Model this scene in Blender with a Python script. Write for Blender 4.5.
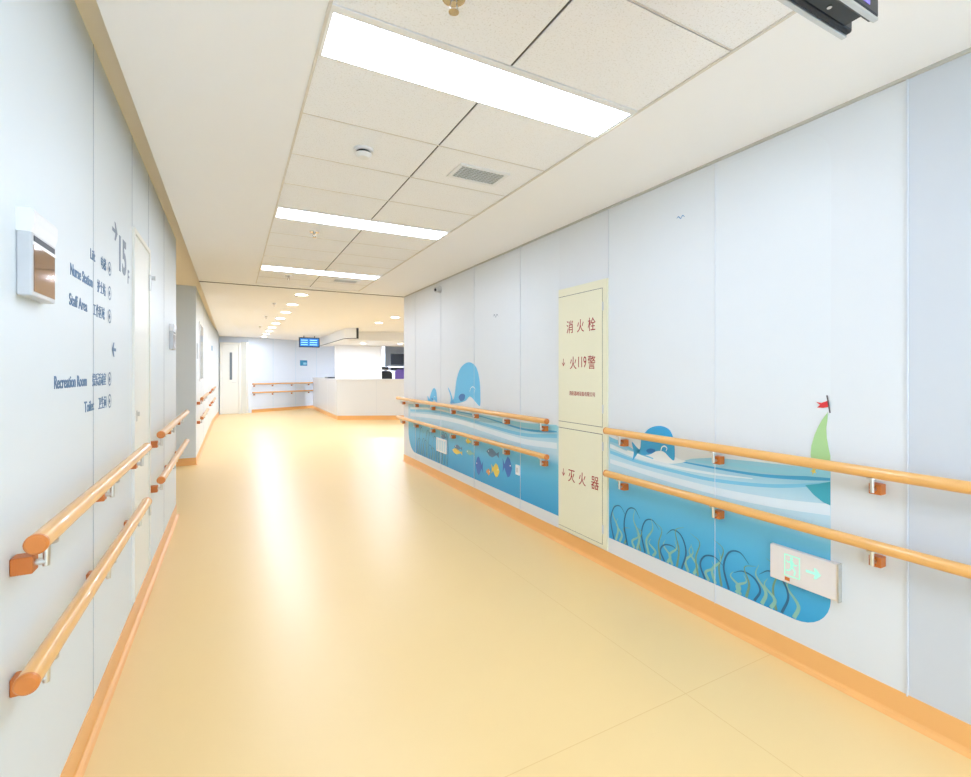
import bpy, bmesh, math, random
from mathutils import Vector, Matrix
random.seed(4)
C = bpy.context.scene.collection
for o in list(bpy.data.objects): bpy.data.objects.remove(o)
PI = math.pi

# ------------------------------------------------------------------ camera
H = 1.35; YAW = math.radians(28.0); F = 476.0; CX = 485.5; HY = 372.0
cam = bpy.data.cameras.new('camera'); co = bpy.data.objects.new('camera', cam); C.objects.link(co)
co.location = (0, 0, H); co.rotation_euler = (PI/2, 0, -YAW)
cam.sensor_width = 36; cam.lens = 36*F/971; cam.shift_y = -(388.5-HY)/971; cam.clip_start = .02
bpy.context.scene.camera = co

# ------------------------------------------------------------------ world, exposure
w = bpy.data.worlds.new('world'); bpy.context.scene.world = w; w.use_nodes = True
w.node_tree.nodes['Background'].inputs[0].default_value = (.70, .93, 1.18, 1)
w.node_tree.nodes['Background'].inputs[1].default_value = 3.5
vs = bpy.context.scene.view_settings
vs.view_transform = 'Standard'; vs.look = 'None'; vs.gamma = 1; vs.use_curve_mapping = False
vs.exposure = 0.72
PANEL_E = 10.0      # ceiling panels
DOWN_W = 9.0      # each downlight, W

# daylight portal at the end window added behind the camera (guides sampling only)
pl = bpy.data.lights.new('portal', 'AREA'); pl.shape = 'RECTANGLE'; pl.size = 2.45; pl.size_y = 2.12; pl.cycles.is_portal = True
po = bpy.data.objects.new('portal', pl); C.objects.link(po); po.location = (.925, -3.05, 1.36); po.rotation_euler = (PI/2, 0, PI)

# ------------------------------------------------------------------ materials
def lin(c):
    c = c/255
    return c/12.92 if c <= .04045 else ((c+.055)/1.055)**2.4
def rgb(r, g, b): return (lin(r), lin(g), lin(b), 1)
def mat(name, col, rough=.5, metal=0, emis=None, strength=0, spec=.5, noise=0, nscale=40, bump=0, coat=0):
    m = bpy.data.materials.new(name); m.use_nodes = True
    nt = m.node_tree; b = nt.nodes['Principled BSDF']
    b.inputs['Base Color'].default_value = col; b.inputs['Roughness'].default_value = rough
    b.inputs['Metallic'].default_value = metal; b.inputs['Specular IOR Level'].default_value = spec
    b.inputs['Coat Weight'].default_value = coat
    if emis: b.inputs['Emission Color'].default_value = emis; b.inputs['Emission Strength'].default_value = strength
    if noise or bump:
        tc = nt.nodes.new('ShaderNodeTexCoord'); n = nt.nodes.new('ShaderNodeTexNoise')
        n.inputs['Scale'].default_value = nscale; n.inputs['Detail'].default_value = 4
        nt.links.new(tc.outputs['Object'], n.inputs['Vector'])
        if noise:
            mx = nt.nodes.new('ShaderNodeMix'); mx.data_type = 'RGBA'
            mx.inputs[6].default_value = tuple(min(1, c*(1-noise)) for c in col[:3])+(1,)
            mx.inputs[7].default_value = tuple(min(1, c*(1+noise)) for c in col[:3])+(1,)
            nt.links.new(n.outputs['Fac'], mx.inputs[0]); nt.links.new(mx.outputs[2], b.inputs['Base Color'])
        if bump:
            bp = nt.nodes.new('ShaderNodeBump'); bp.inputs['Strength'].default_value = bump; bp.inputs['Distance'].default_value = .002
            nt.links.new(n.outputs['Fac'], bp.inputs['Height']); nt.links.new(bp.outputs['Normal'], b.inputs['Normal'])
    return m
M = {}
M['wall_l'] = mat('pale blue wall panel', rgb(228, 235, 238), .45, noise=.01, nscale=2)
M['wall_r'] = mat('white wall panel', rgb(226, 229, 232), .42, noise=.01, nscale=2)
M['wall_b'] = mat('light blue wall panel', rgb(208, 212, 218), .42, noise=.01, nscale=2)
M['wall_far'] = mat('far blue wall', rgb(224, 232, 242), .5, noise=.01, nscale=2)
M['wall_grey'] = mat('grey blue wall', rgb(224, 230, 232), .5, noise=.01, nscale=2)
M['white_wall'] = mat('white painted wall', rgb(240, 240, 240), .5, noise=.01, nscale=2)
M['plaster'] = mat('ceiling paint', rgb(250, 250, 252), .7, noise=.01, nscale=3)
M['warm'] = mat('ceiling paint with warm bounce', rgb(250, 238, 216), .7, noise=.01, nscale=3)  # warm floor bounce in the shaded ceiling recess is mixed into this colour
M['jointr'] = mat('pale joint', rgb(218, 222, 228), .7, noise=.03)
M['joint'] = mat('dark joint', rgb(168, 176, 186), .7, noise=.05)
M['gap'] = mat('dark gap', rgb(90, 86, 82), .8, noise=.05)
M['trim'] = mat('pale metal trim', rgb(222, 215, 205), .4, noise=.02)
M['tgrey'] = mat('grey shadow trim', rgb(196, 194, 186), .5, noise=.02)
M['base'] = mat('orange vinyl skirting', rgb(246, 184, 112), .3, noise=.03, nscale=6)
M['rail'] = mat('honey wood rail', rgb(236, 178, 104), .3, noise=.06, nscale=14, coat=.3)
M['cap'] = mat('orange brown plastic', rgb(214, 128, 58), .35, noise=.03)
M['brk'] = mat('orange bracket plastic', rgb(206, 116, 48), .4, noise=.03)
M['silver'] = mat('satin silver', rgb(215, 215, 212), .3, 1, noise=.02)
M['chrome'] = mat('chrome', rgb(210, 205, 198), .15, 1, noise=.02)
M['wplastic'] = mat('white plastic', rgb(240, 240, 240), .3, noise=.01)
M['gplastic'] = mat('light grey plastic', rgb(205, 207, 210), .35, noise=.02)
M['black'] = mat('black plastic', rgb(22, 24, 27), .3, noise=.05)
M['dark'] = mat('dark grey plastic', rgb(44, 50, 56), .45, noise=.05)
M['cream'] = mat('cream enamel', rgb(238, 234, 206), .38, noise=.01)
M['creamd'] = mat('cream door paint', rgb(240, 238, 228), .4, noise=.01)
M['red'] = mat('red lettering', rgb(170, 40, 40), .5, noise=.03)
M['ink'] = mat('slate blue lettering', rgb(88, 124, 160), .5, noise=.03)
M['inkg'] = mat('grey lettering', rgb(132, 146, 164), .5, noise=.03)
M['bglass'] = mat('brown mirror glass', rgb(150, 118, 96), .06, .6, noise=.05)
M['dglass'] = mat('dark door glass', rgb(120, 128, 134), .1, noise=.05)
M['purple'] = mat('purple fabric', rgb(98, 78, 150), .8, noise=.1)
M['counter'] = mat('white counter laminate', rgb(226, 226, 224), .25, noise=.01)
M['signplate'] = mat('brushed sign plate', rgb(232, 224, 220), .35, 0, noise=.02)
M['glow'] = mat('pale green lit sign', rgb(170, 232, 212), .5, emis=rgb(150, 245, 215), strength=.22, noise=.01)
M['panel'] = mat('lit ceiling diffuser', rgb(250, 250, 250), .5, emis=(.82, .95, 1.17, 1), strength=PANEL_E, noise=.01)
M['lampd'] = mat('lit downlight lens', rgb(250, 250, 250), .5, emis=(1, .97, .92, 1), strength=12, noise=.01)
M['scr'] = mat('lit blue screen', rgb(30, 90, 150), .2, emis=rgb(40, 110, 190), strength=.8, noise=.01)
M['scr2'] = mat('lit violet screen', rgb(90, 80, 140), .2, emis=rgb(110, 95, 180), strength=.7, noise=.01)
M['scrt'] = mat('lit pale screen rows', rgb(140, 200, 230), .3, emis=rgb(140, 205, 240), strength=.7, noise=.01)
M['bsign'] = mat('blue sign plate', rgb(40, 140, 190), .4, noise=.02)
M['ventg'] = mat('vent grey', rgb(165, 170, 160), .6, noise=.03)

def tile_mat():
    m = mat('mineral fibre tile', rgb(236, 230, 224), .85)
    nt = m.node_tree; b = nt.nodes['Principled BSDF']
    tc = nt.nodes.new('ShaderNodeTexCoord'); n = nt.nodes.new('ShaderNodeTexNoise')
    n.inputs['Scale'].default_value = 170; n.inputs['Detail'].default_value = 3
    r = nt.nodes.new('ShaderNodeValToRGB')
    r.color_ramp.elements[0].position = .30; r.color_ramp.elements[0].color = rgb(232, 230, 228)
    r.color_ramp.elements[1].position = .44; r.color_ramp.elements[1].color = rgb(250, 250, 252)
    nt.links.new(tc.outputs['Object'], n.inputs['Vector']); nt.links.new(n.outputs['Fac'], r.inputs[0])
    nt.links.new(r.outputs[0], b.inputs['Base Color'])
    bp = nt.nodes.new('ShaderNodeBump'); bp.inputs['Strength'].default_value = .25; bp.inputs['Distance'].default_value = .002
    nt.links.new(n.outputs['Fac'], bp.inputs['Height']); nt.links.new(bp.outputs['Normal'], b.inputs['Normal'])
    return m
M['tile'] = tile_mat()

def floor_mat():
    m = mat('honey vinyl floor', rgb(249, 212, 146), .3, spec=.75, coat=0.0)
    nt = m.node_tree; b = nt.nodes['Principled BSDF']
    tc = nt.nodes.new('ShaderNodeTexCoord'); sep = nt.nodes.new('ShaderNodeSeparateXYZ')
    nt.links.new(tc.outputs['Object'], sep.inputs[0])
    def line(out, pos, period, wd):
        a = nt.nodes.new('ShaderNodeMath'); a.operation = 'SUBTRACT'; a.inputs[1].default_value = pos-100*period-period/2
        nt.links.new(out, a.inputs[0])
        q = nt.nodes.new('ShaderNodeMath'); q.operation = 'MODULO'; q.inputs[1].default_value = period; nt.links.new(a.outputs[0], q.inputs[0])
        s = nt.nodes.new('ShaderNodeMath'); s.operation = 'SUBTRACT'; s.inputs[1].default_value = period/2; nt.links.new(q.outputs[0], s.inputs[0])
        t = nt.nodes.new('ShaderNodeMath'); t.operation = 'ABSOLUTE'; nt.links.new(s.outputs[0], t.inputs[0])
        u = nt.nodes.new('ShaderNodeMath'); u.operation = 'LESS_THAN'; u.inputs[1].default_value = wd; nt.links.new(t.outputs[0], u.inputs[0])
        return u.outputs[0]
    l1 = line(sep.outputs[0], 1.68, 40.0, .0018); l2 = line(sep.outputs[1], 1.37, 20.0, .0018)
    mxm = nt.nodes.new('ShaderNodeMath'); mxm.operation = 'MAXIMUM'; nt.links.new(l1, mxm.inputs[0]); nt.links.new(l2, mxm.inputs[1])
    n = nt.nodes.new('ShaderNodeTexNoise'); n.inputs['Scale'].default_value = 1.3; n.inputs['Detail'].default_value = 6
    nt.links.new(tc.outputs['Object'], n.inputs['Vector'])
    mx = nt.nodes.new('ShaderNodeMix'); mx.data_type = 'RGBA'
    mx.inputs[6].default_value = rgb(243, 205, 139); mx.inputs[7].default_value = rgb(246, 211, 147)
    nt.links.new(n.outputs['Fac'], mx.inputs[0])
    m2 = nt.nodes.new('ShaderNodeMix'); m2.data_type = 'RGBA'; m2.inputs[7].default_value = rgb(234, 192, 124)
    nt.links.new(mxm.outputs[0], m2.inputs[0]); nt.links.new(mx.outputs[2], m2.inputs[6])
    nt.links.new(m2.outputs[2], b.inputs['Base Color'])
    rr = nt.nodes.new('ShaderNodeMapRange'); rr.inputs[3].default_value = .3; rr.inputs[4].default_value = .42
    nt.links.new(n.outputs['Fac'], rr.inputs[0]); nt.links.new(rr.outputs[0], b.inputs['Roughness'])
    n2 = nt.nodes.new('ShaderNodeTexNoise'); n2.inputs['Scale'].default_value = 3.5; n2.inputs['Detail'].default_value = 2
    nt.links.new(tc.outputs['Object'], n2.inputs['Vector'])
    bp = nt.nodes.new('ShaderNodeBump'); bp.inputs['Strength'].default_value = .12; bp.inputs['Distance'].default_value = .01
    nt.links.new(n2.outputs['Fac'], bp.inputs['Height']); nt.links.new(bp.outputs['Normal'], b.inputs['Normal'])
    return m
M['floor'] = floor_mat()

def sea_mat():      # the printed sea: pale surf above, deeper blue below, as printed on the panel
    m = mat('printed sea', rgb(150, 210, 235), .42)
    nt = m.node_tree; b = nt.nodes['Principled BSDF']
    tc = nt.nodes.new('ShaderNodeTexCoord'); sep = nt.nodes.new('ShaderNodeSeparateXYZ')
    nt.links.new(tc.outputs['Object'], sep.inputs[0])
    n = nt.nodes.new('ShaderNodeTexNoise'); n.inputs['Scale'].default_value = 1.5
    nt.links.new(tc.outputs['Object'], n.inputs['Vector'])
    ad = nt.nodes.new('ShaderNodeMath'); ad.operation = 'MULTIPLY_ADD'; ad.inputs[1].default_value = .06; nt.links.new(n.outputs['Fac'], ad.inputs[0])
    nt.links.new(sep.outputs[2], ad.inputs[2])
    r = nt.nodes.new('ShaderNodeValToRGB'); e = r.color_ramp.elements
    e[0].position = .22; e[0].color = rgb(40, 158, 214)
    e[1].position = 1.0; e[1].color = rgb(150, 212, 236)
    for p, c in ((.45, (78, 180, 224)), (.63, (112, 196, 232)), (.72, (196, 224, 238)), (.80, (190, 222, 236)), (.88, (160, 212, 234))):
        x = e.new(p); x.color = rgb(*c)
    nt.links.new(ad.outputs[0], r.inputs[0]); nt.links.new(r.outputs[0], b.inputs['Base Color'])
    return m
M['sea'] = sea_mat()
def flat(n, c): M[n] = mat('print '+n, rgb(*c), .42, noise=.01, nscale=8)
for n, c in dict(sheet=(227, 231, 234), w_deep=(74, 172, 220), w_mid=(128, 202, 232), w_white=(226, 237, 244), w_cyan=(150, 214, 236),
                 whale=(64, 172, 224), whale_far=(104, 196, 238), belly=(240, 244, 246), fin=(46, 120, 190), sail=(176, 214, 150), hull=(62, 168, 190),
                 flag=(214, 50, 54), pole=(90, 80, 80), yellow=(232, 208, 96), orange=(226, 160, 96), fish_grey=(90, 130, 170), fish_blue=(56, 112, 196),
                 weed_green=(138, 192, 178), weed_dark=(44, 106, 146), weed_olive=(120, 160, 130), bird=(110, 160, 200), birdg=(150, 160, 172)).items(): flat(n, c)

# ------------------------------------------------------------------ helpers
def link_mesh(name, bm, m, parent=None, smooth=False):
    me = bpy.data.meshes.new(name); bm.normal_update()
    if smooth:
        for f in bm.faces: f.smooth = True
    bm.to_mesh(me); bm.free()
    me.materials.append(M[m] if isinstance(m, str) else m)
    o = bpy.data.objects.new(name, me); C.objects.link(o)
    if parent:
        o.parent = parent; o.matrix_parent_inverse = Matrix.Translation(parent.location).inverted() if parent.type == 'EMPTY' and not parent.parent else Matrix()
        if parent.type != 'EMPTY': o.matrix_parent_inverse = Matrix()
    if smooth:
        md = o.modifiers.new('edge', 'EDGE_SPLIT'); md.split_angle = math.radians(40)
    return o
def box(bm, x0, x1, y0, y1, z0, z1, bev=0):
    r = bmesh.ops.create_cube(bm, size=1)
    for v in r['verts']:
        v.co = Vector(((x0+x1)/2+v.co.x*(x1-x0), (y0+y1)/2+v.co.y*(y1-y0), (z0+z1)/2+v.co.z*(z1-z0)))
    if bev:
        es = {e for v in r['verts'] for e in v.link_edges}
        bmesh.ops.bevel(bm, geom=list(es), offset=bev, segments=2, affect='EDGES', profile=.5)
def B(*a, **k):
    bm = bmesh.new(); box(bm, *a, **k); return bm
def cyl(bm, p0, p1, r, seg=20, r2=None):
    p0, p1 = Vector(p0), Vector(p1); d = p1-p0
    q = d.to_track_quat('Z', 'Y').to_matrix().to_4x4()
    bmesh.ops.create_cone(bm, cap_ends=True, segments=seg, radius1=r, radius2=r if r2 is None else r2, depth=d.length,
                          matrix=Matrix.Translation((p0+p1)/2) @ q)
def CY(*a, **k):
    bm = bmesh.new(); cyl(bm, *a, **k); return bm
def prism(bm, pts, z0, z1):
    a = [bm.verts.new((x, y, z0)) for x, y in pts]; b = [bm.verts.new((x, y, z1)) for x, y in pts]
    n = len(pts)
    bm.faces.new(a[::-1]); bm.faces.new(b)
    for i in range(n): bm.faces.new((a[i], a[(i+1) % n], b[(i+1) % n], b[i]))
    bmesh.ops.recalc_face_normals(bm, faces=bm.faces)
def PR(*a):
    bm = bmesh.new(); prism(bm, *a); return bm
def thing(name, label, cat, loc, group=None):
    o = bpy.data.objects.new(name, None); o.empty_display_size = .05; C.objects.link(o); o.location = loc
    o['label'] = label; o['category'] = cat
    if group: o['group'] = group
    return o
def tag(o, label, cat, group=None):
    o['label'] = label; o['category'] = cat
    if group: o['group'] = group
    return o
def struct(name, bm, m, parent=None, label=None, **k):
    o = link_mesh(name, bm, m, parent, **k)
    if not parent:
        o['kind'] = 'structure'
        if label: o['label'] = label
    return o
def part(name, bm, m, parent, **k):
    return link_mesh(name, bm, m, parent, **k)
def copy_thing(root, loc, label, group=None):
    def cp(o, par):
        c = o.copy(); C.objects.link(c)
        if par: c.parent = par; c.matrix_parent_inverse = o.matrix_parent_inverse.copy()
        for ch in [x for x in bpy.data.objects if x.parent == o]: cp(ch, c)
        return c
    r = cp(root, None); r.location = loc; r['label'] = label
    return r
XL, XR = -.469, 2.30
def W(px, py, X=XR):          # point of the corridor wall at X seen at a photo pixel -> (Y, Z)
    a = math.atan((px-CX)/F)+YAW
    Y = X/math.tan(a); d = X*math.sin(YAW)+Y*math.cos(YAW)
    return Y, H-(py-HY)*d/F
def shape(pts, X, t=.0004, smooth=0):      # thin print layer on the right wall from (Y,Z) outline
    if smooth:
        n = len(pts); q = []
        for i in range(n):
            p0, p1, p2, p3 = [Vector(pts[(i+k) % n]) for k in (-1, 0, 1, 2)]
            for s in range(smooth):
                u = s/smooth
                q.append(tuple(.5*((2*p1)+(-p0+p2)*u+(2*p0-5*p1+4*p2-p3)*u*u+(-p0+3*p1-3*p2+p3)*u**3)))
        pts = q
    bm = bmesh.new()
    f = bm.faces.new([bm.verts.new((X, y, z)) for y, z in pts])
    r = bmesh.ops.extrude_face_region(bm, geom=[f])
    for v in r['geom']:
        if isinstance(v, bmesh.types.BMVert): v.co.x += t
    bmesh.ops.recalc_face_normals(bm, faces=bm.faces)
    bmesh.ops.triangulate(bm, faces=[f for f in bm.faces if len(f.verts) > 4])
    return bm
def crv(pts, n=6):
    q = []; P = [Vector(p) for p in pts]; P = [2*P[0]-P[1]]+P+[2*P[-1]-P[-2]]
    for i in range(1, len(P)-2):
        p0, p1, p2, p3 = P[i-1:i+3]
        for s in range(n):
            u = s/n
            q.append(.5*((2*p1)+(-p0+p2)*u+(2*p0-5*p1+4*p2-p3)*u*u+(-p0+3*p1-3*p2+p3)*u**3))
    q.append(P[-2]); return q
def ribbon(bm, pts, widths, X, vert=False):   # strip along a (Y,Z) curve
    q = crv(pts); n = len(q); vs = []
    for i, p in enumerate(q):
        t = (q[min(i+1, n-1)]-q[max(i-1, 0)]).normalized(); nn = Vector((0, 1)) if vert else Vector((-t.y, t.x))
        u = i/(n-1)*(len(widths)-1); k = min(int(u), len(widths)-2); wd = widths[k]+(widths[k+1]-widths[k])*(u-k)
        vs.append((bm.verts.new((X, *(p+nn*wd/2))), bm.verts.new((X, *(p-nn*wd/2)))))
    for i in range(n-1): bm.faces.new((vs[i][0], vs[i+1][0], vs[i+1][1], vs[i][1]))
def text(s, size, pos, side, m, parent, name='lettering', center=False, wx=1.0, bold=0):
    cu = bpy.data.curves.new('t', 'FONT'); cu.body = s; cu.size = size; cu.extrude = .0006; cu.offset = bold
    if center: cu.align_x = 'CENTER'
    to = bpy.data.objects.new('t', cu); C.objects.link(to)
    dg = bpy.context.evaluated_depsgraph_get(); dg.update()
    me = bpy.data.meshes.new_from_object(to.evaluated_get(dg)); bpy.data.objects.remove(to)
    R = {'L': Matrix(((0, 0, 1), (1, 0, 0), (0, 1, 0))), 'R': Matrix(((0, 0, -1), (-1, 0, 0), (0, 1, 0))), 'F': Matrix(((1, 0, 0), (0, 0, -1), (0, 1, 0)))}[side]
    me.transform(Matrix.Translation(pos) @ R.to_4x4() @ Matrix.Diagonal((wx, 1, 1, 1)))
    me.materials.clear(); me.materials.append(M[m])
    o = bpy.data.objects.new(name, me); C.objects.link(o)
    o.parent = parent; 
    o.matrix_parent_inverse = Matrix.Translation(parent.location).inverted() if parent.type == 'EMPTY' else Matrix()
    return o

# ------------------------------------------------------------------ floor
struct('floor', B(-3.1, 8, -3.1, 22, -.1, 0), 'floor')
# ------------------------------------------------------------------ walls
struct('wall_left', B(-3, XL, -3, 5.33, 0, 2.6), 'wall_l')
FARL = [(XL, 8.1), (XL, 14.5), (-.38, 17.36), (-3, 17.36), (-3, 8.1)]
bm = bmesh.new(); prism(bm, FARL, 0, 2.6)
wf = struct('wall_left', bm, 'wall_l')
wf.data.materials.append(M['wall_grey'])
for p in wf.data.polygons:
    if p.normal.y < -.9: p.material_index = 1
struct('wall_left', B(-3.1, -3, 5.33, 8.1, 0, 2.6), 'wall_l')
struct('wall_right', B(XR, 2.45, .859, 6.96, 0, 2.6), 'wall_r')
struct('wall_right', B(XR, 2.45, -3, .855, 0, 2.6), 'wall_b')
bm = bmesh.new(); box(bm, -.6, -.3, -3.1, -3, 0, 2.6); box(bm, 2.15, 2.45, -3.1, -3, 0, 2.6); box(bm, -.3, 2.15, -3.1, -3, 0, .3); box(bm, -.3, 2.15, -3.1, -3, 2.42, 2.6)
struct('wall_front', bm, 'wall_r')
bm = bmesh.new(); box(bm, -.3, -.25, -3.08, -3.02, .3, 2.42); box(bm, 2.10, 2.15, -3.08, -3.02, .3, 2.42); box(bm, -.25, 2.10, -3.08, -3.02, .3, .35); box(bm, -.25, 2.10, -3.08, -3.02, 2.37, 2.42)
struct('window_added', bm, 'wplastic')  # unseen end window, added to let cool daylight onto walls and ceiling
struct('wall_right', B(2.45, 8, 6.86, 6.96, 0, 2.6), 'wall_r')
struct('wall_right', B(7.9, 8, 6.96, 22, 0, 2.6), 'wall_r')
# back wall: a door bay, then a slanting wall
BX0, BY0 = .46, 17.5; DX, DY = 2.22/2.563, 1.28/2.563
def bw(t, off=0): return (BX0+DX*t+DY*off, BY0+DY*t-DX*off)       # along the slanting back wall; off = towards the room
struct('wall_back', PR([bw(0), bw(8.6), (7.9, 22), (-3, 22), (-3, 17.5), (-.9, 17.46)], 0, 2.6), 'wall_far')
# wall behind the nurse station with an opening on its right
bm = bmesh.new(); box(bm, 2.95, 4.5, 16, 16.12, 0, 2.495); box(bm, 5.9, 7.9, 16, 16.12, 0, 2.495); box(bm, 4.5, 5.9, 16, 16.12, 2.43, 2.495)
struct('wall_station', bm, 'white_wall')

# joints between wall panels
for Y in (.15, 2.305, 3.1, 3.66, 4.43):
    if Y in (3.1, 3.66):
        bm = B(XL, XL+.0012, Y-.0015, Y+.0015, 2.12, 2.6)
    else: bm = B(XL, XL+.0012, Y-.0015, Y+.0015, .1, 2.6)
    struct('trim_1', bm, 'joint')
for Y in (.857, 1.685, 2.508, 3.65, 4.58, 5.51, 6.44):
    wd = .003 if Y < 1 else .0009
    struct('trim_2', B(XR-.0048, XR, Y-wd, Y+wd, 2.005 if Y == 2.508 else .1, 2.49), 'jointr')
for t in (.9, 1.8, 2.7, 3.6): struct('trim_3', PR([bw(t-.002, .001), bw(t+.002, .001), bw(t+.002, 0), bw(t-.002, 0)], .1, 2.5), 'w_mid')
for Y in (10.2, 12.4): struct('trim_4', B(XL, XL+.001, Y-.003, Y+.003, .1, 2.6), 'joint')

# coved skirting
def skirt(name, pts, mirror=1):        # pts along the wall foot, room on the left-hand side * mirror
    prof = [(0, .105), (.004, .105), (.005, .02), (.009, .009), (.02, .003), (.03, .0005), (0, .0005)]
    bm = bmesh.new(); rings = []; P = [Vector(p) for p in pts]
    for i, p in enumerate(P):
        a = (P[i]-P[i-1]).normalized() if i else None; b = (P[i+1]-P[i]).normalized() if i < len(P)-1 else None
        na = Vector((-a.y, a.x)) if a else None; nb = Vector((-b.y, b.x)) if b else None
        n = (na+nb)/(1+na.dot(nb)) if na and nb else (na or nb)
        n = n*mirror
        rings.append([bm.verts.new((p.x+n.x*u, p.y+n.y*u, z)) for u, z in prof])
    for i in range(len(rings)-1):
        for k in range(len(prof)): bm.faces.new((rings[i][k], rings[i+1][k], rings[i+1][(k+1) % len(prof)], rings[i][(k+1) % len(prof)]))
    bm.faces.new(rings[0]); bm.faces.new(rings[-1])
    bmesh.ops.recalc_face_normals(bm, faces=bm.faces)
    return struct(name, bm, 'base')
skirt('baseboard_left', [(XL, -3), (XL, 5.33), (-3, 5.33)], -1)
skirt('baseboard_left', [(-3, 8.1), (XL, 8.1), (XL, 14.5), (-.385, 17.3)], -1)
skirt('baseboard_right', [(XR, -3), (XR, 6.96), (7.9, 6.96)], 1)
skirt('baseboard_back', [bw(.12), bw(5)], -1)

# ------------------------------------------------------------------ ceiling
ZC = 2.49
bm = bmesh.new()
box(bm, -.369, .265, -3, 6.95, ZC, 2.62); box(bm, 1.573, XR, -3, 6.95, ZC, 2.62); box(bm, .265, 1.573, 6.76, 6.95, ZC, 2.62)
struct('ceiling', bm, 'plaster')
struct('ceiling', B(-.369, 7.95, 6.962, 22, 2.495, 2.62), 'plaster')
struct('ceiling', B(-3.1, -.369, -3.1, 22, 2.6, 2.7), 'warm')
struct('trim_5', B(-.369, XR, 6.945, 6.965, 2.484, 2.497), 'gap')
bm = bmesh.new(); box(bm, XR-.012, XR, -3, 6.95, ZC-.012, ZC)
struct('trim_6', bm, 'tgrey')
bm = bmesh.new(); box(bm, .262, .272, -3, 6.76, ZC-.004, ZC+.004); box(bm, 1.566, 1.576, -3, 6.76, ZC-.004, ZC+.004)
struct('trim_7', bm, 'trim')
struct('ceiling', B(.2, 1.64, -3, 6.95, 2.53, 2.62), 'gap')
# tiles, one structure; light bays left open
L0 = 1.526; PER = 2.03; LW = .272; TP = (PER-LW)/4
tb = bmesh.new(); lights = []; rows = []
k = -2
while True:
    y0 = L0+k*PER
    if y0 > 6.7: break
    lights.append(y0)
    for j in range(4):
        a = y0+LW+j*TP
        if a+TP*.9 < 6.8:
            rows.append(a)
            for x0, x1 in ((.272, .915), (.925, 1.566)):
                box(tb, x0, x1, a+.003, min(a+TP-.003, 6.757), ZC+.003, ZC+.02)
    k += 1
lights = [y for y in lights if y < 6]
struct('ceiling', tb, 'tile')
gb = bmesh.new(); box(gb, .915, .925, -3, 6.76, ZC+.006, ZC+.03)
struct('trim_8', gb, 'gap')
gb = bmesh.new()
for a in rows: box(gb, .272, 1.566, a-.009, a-.004, ZC+.001, ZC+.004)
struct('trim_9', gb, 'trim')

pos_words = {0: 'largest lit rectangular ceiling light panel, nearest the camera', -1: 'lit ceiling light panel added out of view just behind the camera', -2: 'lit ceiling light panel added out of view by the added end window behind the camera', 1: 'lit narrow ceiling light panel, second from the camera, beyond the smoke detector',  # both panels behind the camera are added to brighten the walls
             2: 'lit thin ceiling light panel farthest down the corridor, by the lobby ceiling'}
for i, y0 in enumerate(lights):
    k = round((y0-L0)/PER)
    if k < -2: continue
    t = thing('ceiling_light', pos_words.get(k, 'lit rectangular ceiling light panel added out of view behind the camera'), 'ceiling light', (.92, y0+LW/2, ZC+.004), 'light panels in the corridor ceiling')
    part('diffuser', B(.284, 1.554, y0+.034, y0+LW-.010, ZC+.002, ZC+.012), 'panel', t)
    fb = bmesh.new()
    for a in ((.272, .284, y0+.001, y0+LW-.001), (1.554, 1.566, y0+.001, y0+LW-.001), (.284, 1.554, y0+.001, y0+.034), (.284, 1.554, y0+LW-.010, y0+LW-.001)):
        box(fb, *a, ZC, ZC+.014)
    part('frame', fb, 'wplastic', t)

# downlights of the lobby
dl = None
def lamp(x, y):
    ld = bpy.data.lights.new('lamp', 'AREA'); ld.shape = 'DISK'; ld.size = .12; ld.energy = DOWN_W; ld.color = (.80, .94, 1.2)
    lo = bpy.data.objects.new('lamp', ld); C.objects.link(lo); lo.location = (x, y, 2.478)
    return lo
def ring(bm, cx, cy, z0, z1, r0, r1, n=24):
    vs = []
    for i in range(n):
        a = 2*PI*i/n; c, s = math.cos(a), math.sin(a)
        vs.append([bm.verts.new((cx+r*c, cy+r*s, z)) for r, z in ((r0, z0), (r1, z0), (r1, z1), (r0, z1))])
    for i in range(n):
        for k in range(4): bm.faces.new((vs[i][k], vs[(i+1) % n][k], vs[(i+1) % n][(k+1) % 4], vs[i][(k+1) % 4]))
    bmesh.ops.recalc_face_normals(bm, faces=bm.faces)
ords = ['nearest', 'second', 'third', 'fourth', 'fifth', 'sixth', 'seventh', 'eighth']
spots = [(.9, 7.48+1.17*k, 'round lit downlight, %s of the long row down the lobby ceiling' % ords[k]) for k in range(8)]
spots += [(.9, 16.84, 'round lit downlight, farthest of the long row down the lobby ceiling')]
spots += [(3.0, 9.66, 'round lit downlight at the right, nearer of the pair before the nurse station'), (3.0, 10.9, 'round lit downlight at the right, farther of the pair before the nurse station'),
          (5.2, 10.9, 'round lit downlight beyond the right wall, nearer the counter'), (5.2, 9.0, 'round lit downlight beyond the right wall, nearer the corridor')]
for x, y, lab in spots:
    if x > 5: lamp(x, y); 
    loc = (x, y, 2.485)
    if dl is None:
        dl = thing('downlight', lab, 'downlight', loc, 'round downlights in the lobby ceiling')
        rb = bmesh.new(); ring(rb, x, y, 2.488, 2.4955, .085, .105); part('rim', rb, 'wplastic', dl)
        part('lens', CY((x, y, 2.491), (x, y, 2.4955), .085, seg=28), 'lampd', dl)
    else: copy_thing(dl, loc, lab)
    if x < 5: lamp(x, y)

# station interior lights: long ceiling tubes over the desk area
for i, (x, y, lab) in enumerate(((4.75, 17.6, 'short lit light strip on the ceiling of the room behind the station opening'),)):
    t = thing('light_strip', lab, 'ceiling light', (x, y, 2.47))
    part('housing', B(x-.25, x+.25, y-.06, y+.06, 2.47, 2.495), 'wplastic', t)
    part('tube', B(x-.24, x+.24, y-.045, y+.045, 2.458, 2.47), 'lampd', t)

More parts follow.
